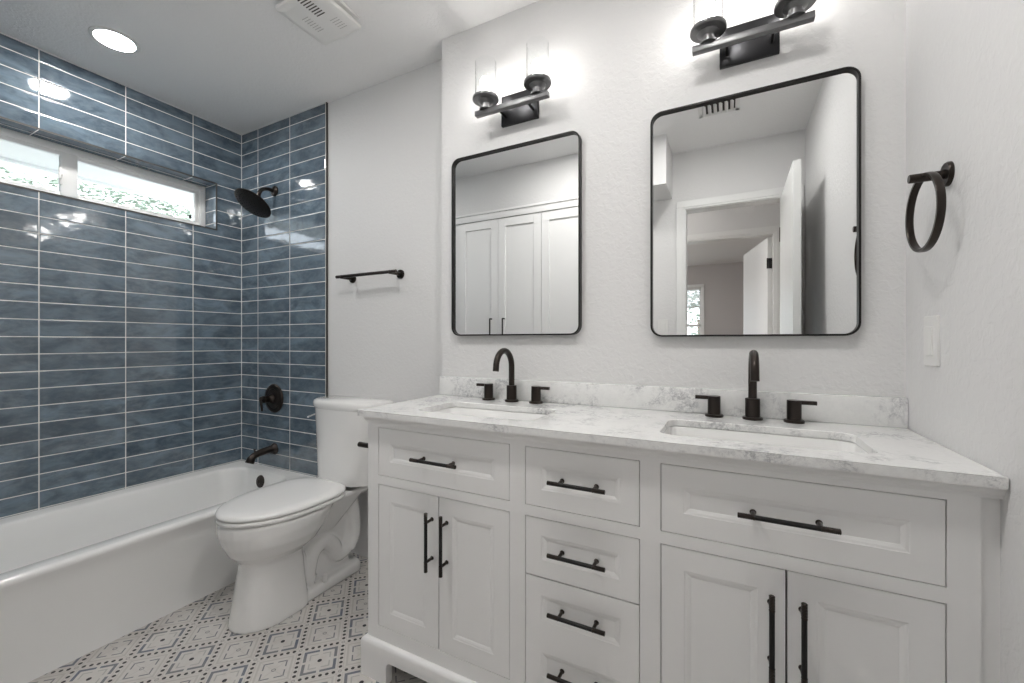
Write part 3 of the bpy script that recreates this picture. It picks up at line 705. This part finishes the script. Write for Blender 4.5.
tb = thing('towel_bar', (-1.60, YD, 1.455), 'short dark bronze towel bar on the wall above the toilet', 'towel bar')
for x in (-1.768, -1.437):
    bm = new_bm(); lathe(bm, (x,YD,1.454), (0,-1,0), [(0.023,0),(0.023,0.005),(0.021,0.008),(0.009,0.009),(0.009,0.062),(0.0095,0.078),(0.0,0.080)], 28); obj('post', bm, M['bronze'], tb)
bm = new_bm(); cyl(bm, (-1.812,YD-0.069,1.457), (-1.402,YD-0.069,1.457), 0.0082); obj('bar', bm, M['bronze'], tb)

def switch_plate(name, o_, nx_, ny_, label, two=False):
    """o_: centre on the wall; (nx_, ny_): outward normal"""
    t = thing(name, o_, label, 'light switch'); o_ = Vector(o_); nn_ = Vector((nx_, ny_, 0)); ax = Vector((-ny_, nx_, 0))
    def slab(name_, hw, hh, d0, d1, r, par, mat):
        bm = new_bm(); out = rrect(-hw, hw, -hh, hh, r, 4)
        f = lambda d, k: [o_ + ax*(a*k) + Vector((0,0,b*k)) + nn_*d for a, b in out]
        loft(bm, [f(d0,1), f(d1-0.0012,1), f(d1,0.975)]); return obj(name_, bm, mat, par)
    pl = slab('cover_plate', 0.036, 0.0585, 0.0003, 0.006, 0.004, t, M['plastic'])
    slab('rocker', 0.0165, 0.034, 0.0058, 0.0095, 0.002, pl, M['plastic']); return t
switch_plate('light_switch', (XR, 1.311, 1.123), -1, 0, 'white rocker switch on the right wall below the towel ring')
switch_plate('light_switch', (-0.415, YB, 1.22), 0, 1, 'white switch beside the door casing, seen in the right mirror')

# ------------------------------------------------------------------ ceiling fixtures
def recessed(x, y, label):  # builds the real light over the tub and two added fill lights
    rl = thing('recessed_light', (x, y, ZC), label, 'ceiling light')
    bm = new_bm(); lathe(bm, (x,y,ZC-0.0002), (0,0,-1), [(0.084,0),(0.083,0.003),(0.071,0.006),(0.067,0.0045)], 48, True, False); obj('trim_ring', bm, M['plastic'], rl)
    bm = new_bm(); lathe(bm, (x,y,ZC-0.003), (0,0,-1), [(0.0675,0),(0.0675,0.002),(0.0,0.0025)], 48); obj('diffuser', bm, M['disc'], rl)
recessed(-2.378, 0.823, 'lit round recessed ceiling light over the tub')
recessed(-0.95, 0.60, 'lit round recessed ceiling light nearer the vanity, above the picture top')  # added out of view to brighten the room
recessed(-0.15, 0.62, 'lit round recessed ceiling light nearest the right wall, above the picture top')  # second added fill light, also outside the view

ef = thing('exhaust_fan', (-1.49, 1.13, ZC), 'white slotted exhaust fan cover on the ceiling', 'exhaust fan')
fx0, fx1, fy0, fy1 = -1.556, -1.330, 1.008, 1.236
bm = new_bm(); box(bm, fx0+0.016, fx1+0.004, fy0+0.02, fy1-0.016, ZC-0.010, ZC-0.0003, 0.002); box(bm, fx0+0.03, fx1-0.02, fy0+0.03, fy1-0.03, ZC-0.026, ZC-0.009); obj('housing', bm, M['plastic'], ef)
bm = new_bm()
loft(bm, [ring(fx0,fx1,fy0,fy1,.012,ZC-0.024), ring(fx0-.001,fx1+.001,fy0-.001,fy1+.001,.012,ZC-0.030), ring(fx0+.002,fx1-.002,fy0+.002,fy1-.002,.012,ZC-0.036), ring(fx0+.012,fx1-.012,fy0+.012,fy1-.012,.012,ZC-0.041), ring(fx0+.028,fx1-.028,fy0+.028,fy1-.028,.012,ZC-0.042)])
cv = obj('cover', bm, M['plastic'], ef, smooth=30)
for (ya, n_, x0_, x1_, w_) in ((1.020, 8, -1.432, -1.388, 0.0021), (1.088, 7, -1.500, -1.465, 0.0011), (1.142, 5, -1.405, -1.365, 0.0009)):
    bm = new_bm()
    for k in range(n_):
        y = ya + k*0.0118; box(bm, x0_, x1_, y-w_, y+w_, ZC-0.0426, ZC-0.0415)
    obj('vent_slots', bm, M['gap'] if w_ > 0.002 else M['slot_shade'], cv, smooth=0)

av = thing('air_register', (0.0, 0.32, ZC), 'white slatted ceiling air register, seen in the right mirror', 'air vent')
bm = new_bm(); ax0, ax1, ay0, ay1 = -0.155, 0.055, 0.245, 0.40
box(bm, ax0, ax1, ay0, ay0+0.022, ZC-0.006, ZC-0.0003, 0.001); box(bm, ax0, ax1, ay1-0.022, ay1, ZC-0.006, ZC-0.0003, 0.001); box(bm, ax0, ax0+0.022, ay0, ay1, ZC-0.006, ZC-0.0003, 0.001); box(bm, ax1-0.022, ax1, ay0, ay1, ZC-0.006, ZC-0.0003, 0.001)
obj('frame', bm, M['plastic'], av)
bm = new_bm(); box(bm, ax0+0.02, ax1-0.02, ay0+0.02, ay1-0.02, ZC-0.0015, ZC-0.0004); obj('duct_back', bm, M['gap'], av, smooth=0)
for k in range(6):
    bm = new_bm(); x = ax0+0.033+k*0.028; P = [(x-0.010,ZC-0.003),(x+0.006,ZC-0.016),(x+0.008,ZC-0.015),(x-0.007,ZC-0.002)]
    prism(bm, P, lambda a, b: (a, ay0+0.020, b), lambda a, b: (a, ay1-0.020, b)); obj('slat', bm, M['plastic'], av, smooth=0)

# ------------------------------------------------------------------ closet and header opposite the vanity (seen in the mirrors)
bm = new_bm(); box(bm, XE-0.0, -0.352, YB, CLY-0.018, 2.125, ZC); struct('wall_header', bm, M['wall_plain'])
clo = thing('closet_cabinet', (-1.25, 0.0, 0), 'tall white built-in closet cabinet, seen in the left mirror', 'closet')
KX0, KX1 = XE, -0.800
bm = new_bm(); box(bm, KX0, KX1, YB+0.001, CLY-0.02, 0.0, 2.124); obj('closet_body', bm, M['cabinet'], clo, smooth=0)
bm = new_bm(); box(bm, KX0, KX1+0.01, CLY-0.018, CLY+0.006, 2.062, 2.125, 0.003); box(bm, KX0, KX1+0.012, CLY-0.018, CLY+0.016, 2.108, 2.125, 0.003); obj('crown_trim', bm, M['cabinet'], clo)
def closet_door(x0, x1, hx):
    bm = new_bm(); z0, z1 = 0.09, 2.055; fr = 0.060; x0 += 0.002; x1 -= 0.002
    box(bm, x0, x1, CLY-0.0195, CLY-0.011, z0, z1)
    for a in ((x0,x0+fr,z0,z1),(x1-fr,x1,z0,z1),(x0+fr,x1-fr,z0,z0+fr),(x0+fr,x1-fr,z1-fr,z1)): box(bm, a[0], a[1], CLY-0.012, CLY, a[2], a[3], 0.0015, 1)
    d = obj('door', bm, M['cabinet'], clo)
    bm = new_bm(); tube(bm, [(hx,CLY-0.001,1.295),(hx,CLY+0.028,1.295),(hx,CLY+0.030,1.293),(hx,CLY+0.030,1.10),(hx,CLY+0.028,1.098),(hx,CLY-0.001,1.098)], 0.0055, 10); obj('handle', bm, M['black'], d)
cd = [XE+0.045, -1.563, -1.204, -0.845]
closet_door(cd[0], cd[1], -1.618); closet_door(cd[1], cd[2], -1.508); closet_door(cd[2], cd[3], -0.90)

# ------------------------------------------------------------------ doorway, open door
bm = new_bm(); cw = 0.062
def casing(bm, x0, x1, z1, y, s):
    """s = side the casing stands out to"""
    for w0, w1, d in ((0.004, cw, 0.010), (0.018, cw, 0.015)):
        a, b = sorted((y, y + s*d))
        box(bm, x0-w1, x0-w0, a, b, 0, z1+w0, 0.0015, 1); box(bm, x1+w0, x1+w1, a, b, 0, z1+w0, 0.0015, 1); box(bm, x0-w1, x1+w1, a, b, z1+w0, z1+w1, 0.0015, 1)
for w0, w1, d in ((0.004, cw, 0.010), (0.018, cw, 0.015)):
    box(bm, DX0-w1, DX0-w0, YB, YB+d, 0, DZ+w0, 0.0015, 1); box(bm, DX1+w0, min(DX1+w1, XR-0.001), YB, YB+d, 0, DZ+w0, 0.0015, 1); box(bm, DX0-w1, min(DX1+w1, XR-0.001), YB, YB+d, DZ+w0, DZ+w1, 0.0015, 1)
casing(bm, DX0, DX1, DZ, YB-0.1, -1)
box(bm, DX0-0.02, DX0, YB-0.1, YB, 0, DZ); box(bm, DX1, DX1+0.02, YB-0.1, YB, 0, DZ); box(bm, DX0-0.02, DX1+0.02, YB-0.1, YB, DZ, DZ+0.02)
struct('trim_5', bm, M['white_trim'])
d1 = bpy.data.objects.new('door_1', None); C.objects.link(d1); d1.location = (0.325, YB, 0); d1['kind'] = 'structure'; ORG['door_1'] = Vector((0,0,0))
d1.rotation_euler = (0, 0, math.radians(0.5))
# the slab is built in the hinge's own frame and swung open
def door_slab(W, H, parent, mat):
    bm = new_bm(); T = 0.035
    box(bm, -T, 0, 0, W, 0.010, H, 0.0015, 1)
    s = obj('door_slab', bm, mat, parent)
    bm = new_bm()
    for sd, q in ((-T,-1),(0,1)):
        lathe(bm, (sd,W-0.06,0.95), (q,0,0), [(0.026,0),(0.026,0.005),(0.010,0.007),(0.010,0.03),(0.024,0.04),(0.026,0.05),(0.018,0.058),(0,0.06)], 24)
    obj('door_knob', bm, M['black'], s)
    for z in (0.25, 1.05, 1.80):
        bm = new_bm(); box(bm, -T-0.004, -T+0.030, -0.004, 0.001, z-0.045, z+0.045); cyl(bm, (0.002,-0.004,z-0.045), (0.002,-0.004,z+0.045), 0.006, 10); obj('hinge', bm, M['black'], s)
door_slab(0.640, 2.025, d1, M['white_trim'])

# ------------------------------------------------------------------ hall and bedroom beyond the doorway
HY0, HY1 = -1.21, YB-0.1
bm = new_bm(); box(bm, -3.4, 1.9, -5.1, YB-0.12, -0.1, 0.0); struct('floor_hall', bm, mat_base('wood_plank_floor', (0.33,0.26,0.20), 0.35)[0])
bm = new_bm(); box(bm, -3.4, 1.9, -5.1, YB-0.12, ZC, ZC+0.1); struct('ceiling_hall', bm, M['ceiling'])
bm = new_bm(); box(bm, XR+0.12, 1.3, YB-0.12, YB-0.0, 0, ZC); box(bm, 1.2, 1.3, HY0, YB, 0, ZC); box(bm, -2.1, -2.0, HY0, HY1, 0, ZC); box(bm, -2.1, XE-0.1, YB-0.1, YB, 0, ZC); struct('wall_hall', bm, M['wall_plain'])
BX0, BX1 = -0.46, 0.335
bm = new_bm(); box(bm, -3.3, BX0-0.02, HY0-0.1, HY0, 0, ZC); box(bm, BX1+0.02, 1.8, HY0-0.1, HY0, 0, ZC); box(bm, BX0-0.02, BX1+0.02, HY0-0.1, HY0, DZ+0.02, ZC); struct('wall_hall_front', bm, M['wall_plain'])
bm = new_bm(); casing(bm, BX0, BX1, DZ, HY0, 1); casing(bm, BX0, BX1, DZ, HY0-0.1, -1)
box(bm, BX0-0.02, BX0, HY0-0.1, HY0, 0, DZ); box(bm, BX1, BX1+0.02, HY0-0.1, HY0, 0, DZ); box(bm, BX0-0.02, BX1+0.02, HY0-0.1, HY0, DZ, DZ+0.02); struct('trim_6', bm, M['white_trim'])
BW0, BW1, BZ0, BZ1, BY = -1.25, -0.42, 0.75, 2.06, -4.97
bm = new_bm(); box(bm, -3.3, BW0, BY-0.1, BY, 0, ZC); box(bm, BW1, 1.8, BY-0.1, BY, 0, ZC); box(bm, BW0, BW1, BY-0.1, BY, 0, BZ0); box(bm, BW0, BW1, BY-0.1, BY, BZ1, ZC); struct('wall_bedroom_far', bm, M['greige'])
bm = new_bm(); box(bm, 1.7, 1.8, BY, HY0-0.1, 0, ZC); struct('wall_bedroom_right', bm, M['greige'])
bm = new_bm(); box(bm, -3.3, -3.2, BY, HY0-0.1, 0, 0.8); box(bm, -3.3, -3.2, BY, HY0-0.1, 2.1, ZC); box(bm, -3.3, -3.2, BY, -3.9, 0.8, 2.1); box(bm, -3.3, -3.2, -2.4, HY0-0.1, 0.8, 2.1); struct('wall_bedroom_left', bm, M['greige'])  # opening in this unseen wall is added to let sky light in
d2 = bpy.data.objects.new('door_2', None); C.objects.link(d2); d2.location = (0.300, HY0-0.10, 0); d2['kind'] = 'structure'; ORG['door_2'] = Vector((0,0,0))
d2.rotation_euler = (0, 0, math.radians(168))
door_slab(0.780, 2.025, d2, M['white_trim'])
w2 = bpy.data.objects.new('window_2', None); C.objects.link(w2); w2.location = ((BW0+BW1)/2, BY, BZ0); w2['kind'] = 'structure'; ORG['window_2'] = Vector(w2.location)
bm = new_bm(); t = 0.05
for a in ((BW0-t,BW1+t,BZ1,BZ1+t),(BW0-t,BW1+t,BZ0-t,BZ0),(BW0-t,BW0,BZ0,BZ1),(BW1,BW1+t,BZ0,BZ1)): box(bm, a[0], a[1], BY, BY+0.015, a[2], a[3], 0.002)
for a in ((BW0,BW1,BZ1-0.03,BZ1),(BW0,BW1,BZ0,BZ0+0.03),(BW0,BW0+0.03,BZ0,BZ1),(BW1-0.03,BW1,BZ0,BZ1),(BW0,BW1,1.38,1.42)): box(bm, a[0], a[1], BY-0.07, BY-0.03, a[2], a[3], 0.002)
for x in (BW0+0.277, BW0+0.553): box(bm, x-0.009, x+0.009, BY-0.060, BY-0.045, BZ0, BZ1)
for z in (1.07, 1.72): box(bm, BW0, BW1, BY-0.060, BY-0.045, z-0.009, z+0.009)
obj('window_frame', bm, M['white_trim'], w2)
bm = new_bm(); box(bm, BW0+0.02, BW1-0.02, BY-0.056, BY-0.052, BZ0+0.02, BZ1-0.02); obj('pane', bm, M['glass'], w2, smooth=0)
bl = thing('window_blind', ((BW0+BW1)/2, BY-0.015, 1.72), 'white slatted blind in the bedroom window, seen in the right mirror', 'blind')
bm = new_bm(); box(bm, BW0+0.01, BW1-0.01, BY-0.03, BY, 2.015, 2.055, 0.003); obj('headrail', bm, M['plastic'], bl)
for k in range(10):
    bm = new_bm(); z = 2.0 - k*0.030; P = [(BY-0.027,z-0.007),(BY-0.003,z+0.007),(BY-0.003,z+0.009),(BY-0.027,z-0.005)]
    prism(bm, P, lambda a, b: (BW0+0.012, a, b), lambda a, b: (BW1-0.012, a, b)); obj('slat', bm, M['plastic'], bl, smooth=0)
hl = thing('hall_ceiling_light', (-1.25, -0.75, ZC), 'round lit ceiling light in the hall outside the bathroom door', 'ceiling light')  # unseen lamp added to send fill light through the doorway
bm = new_bm(); lathe(bm, (-1.25,-0.75,ZC-0.0003), (0,0,-1), [(0.15,0),(0.15,0.02),(0.135,0.022)], 40, True, False); obj('rim', bm, M['plastic'], hl)
bm = new_bm(); lathe(bm, (-1.25,-0.75,ZC-0.018), (0,0,-1), [(0.137,0),(0.125,0.02),(0.07,0.035),(0.0,0.04)], 40); obj('diffuser', bm, M['hall_lamp_dim'], hl)
bc = thing('bedroom_ceiling_light', (-0.9, -3.0, ZC), 'round lit ceiling light in the bedroom beyond the doorways', 'ceiling light')  # added out of sight to brighten the reflected bedroom
bm = new_bm(); lathe(bm, (-1.3,-3.0,ZC-0.0003), (0,0,-1), [(0.17,0),(0.17,0.02),(0.15,0.022)], 40, True, False); obj('rim', bm, M['plastic'], bc)
bm = new_bm(); lathe(bm, (-1.3,-3.0,ZC-0.018), (0,0,-1), [(0.152,0),(0.14,0.02),(0.08,0.04),(0.0,0.045)], 40); obj('diffuser', bm, M['hall_lamp'], bc)
leafy('shrub_tree', -0.6, -8.2, 3.0, 1.3, 3500, M['leaf'], 'green tree outside the bedroom window, seen in the right mirror', 9)
bm = new_bm(); box(bm, -9, 8, -14, -5.2, -0.3, -0.15); struct('floor_garden', bm, M['lawn'])
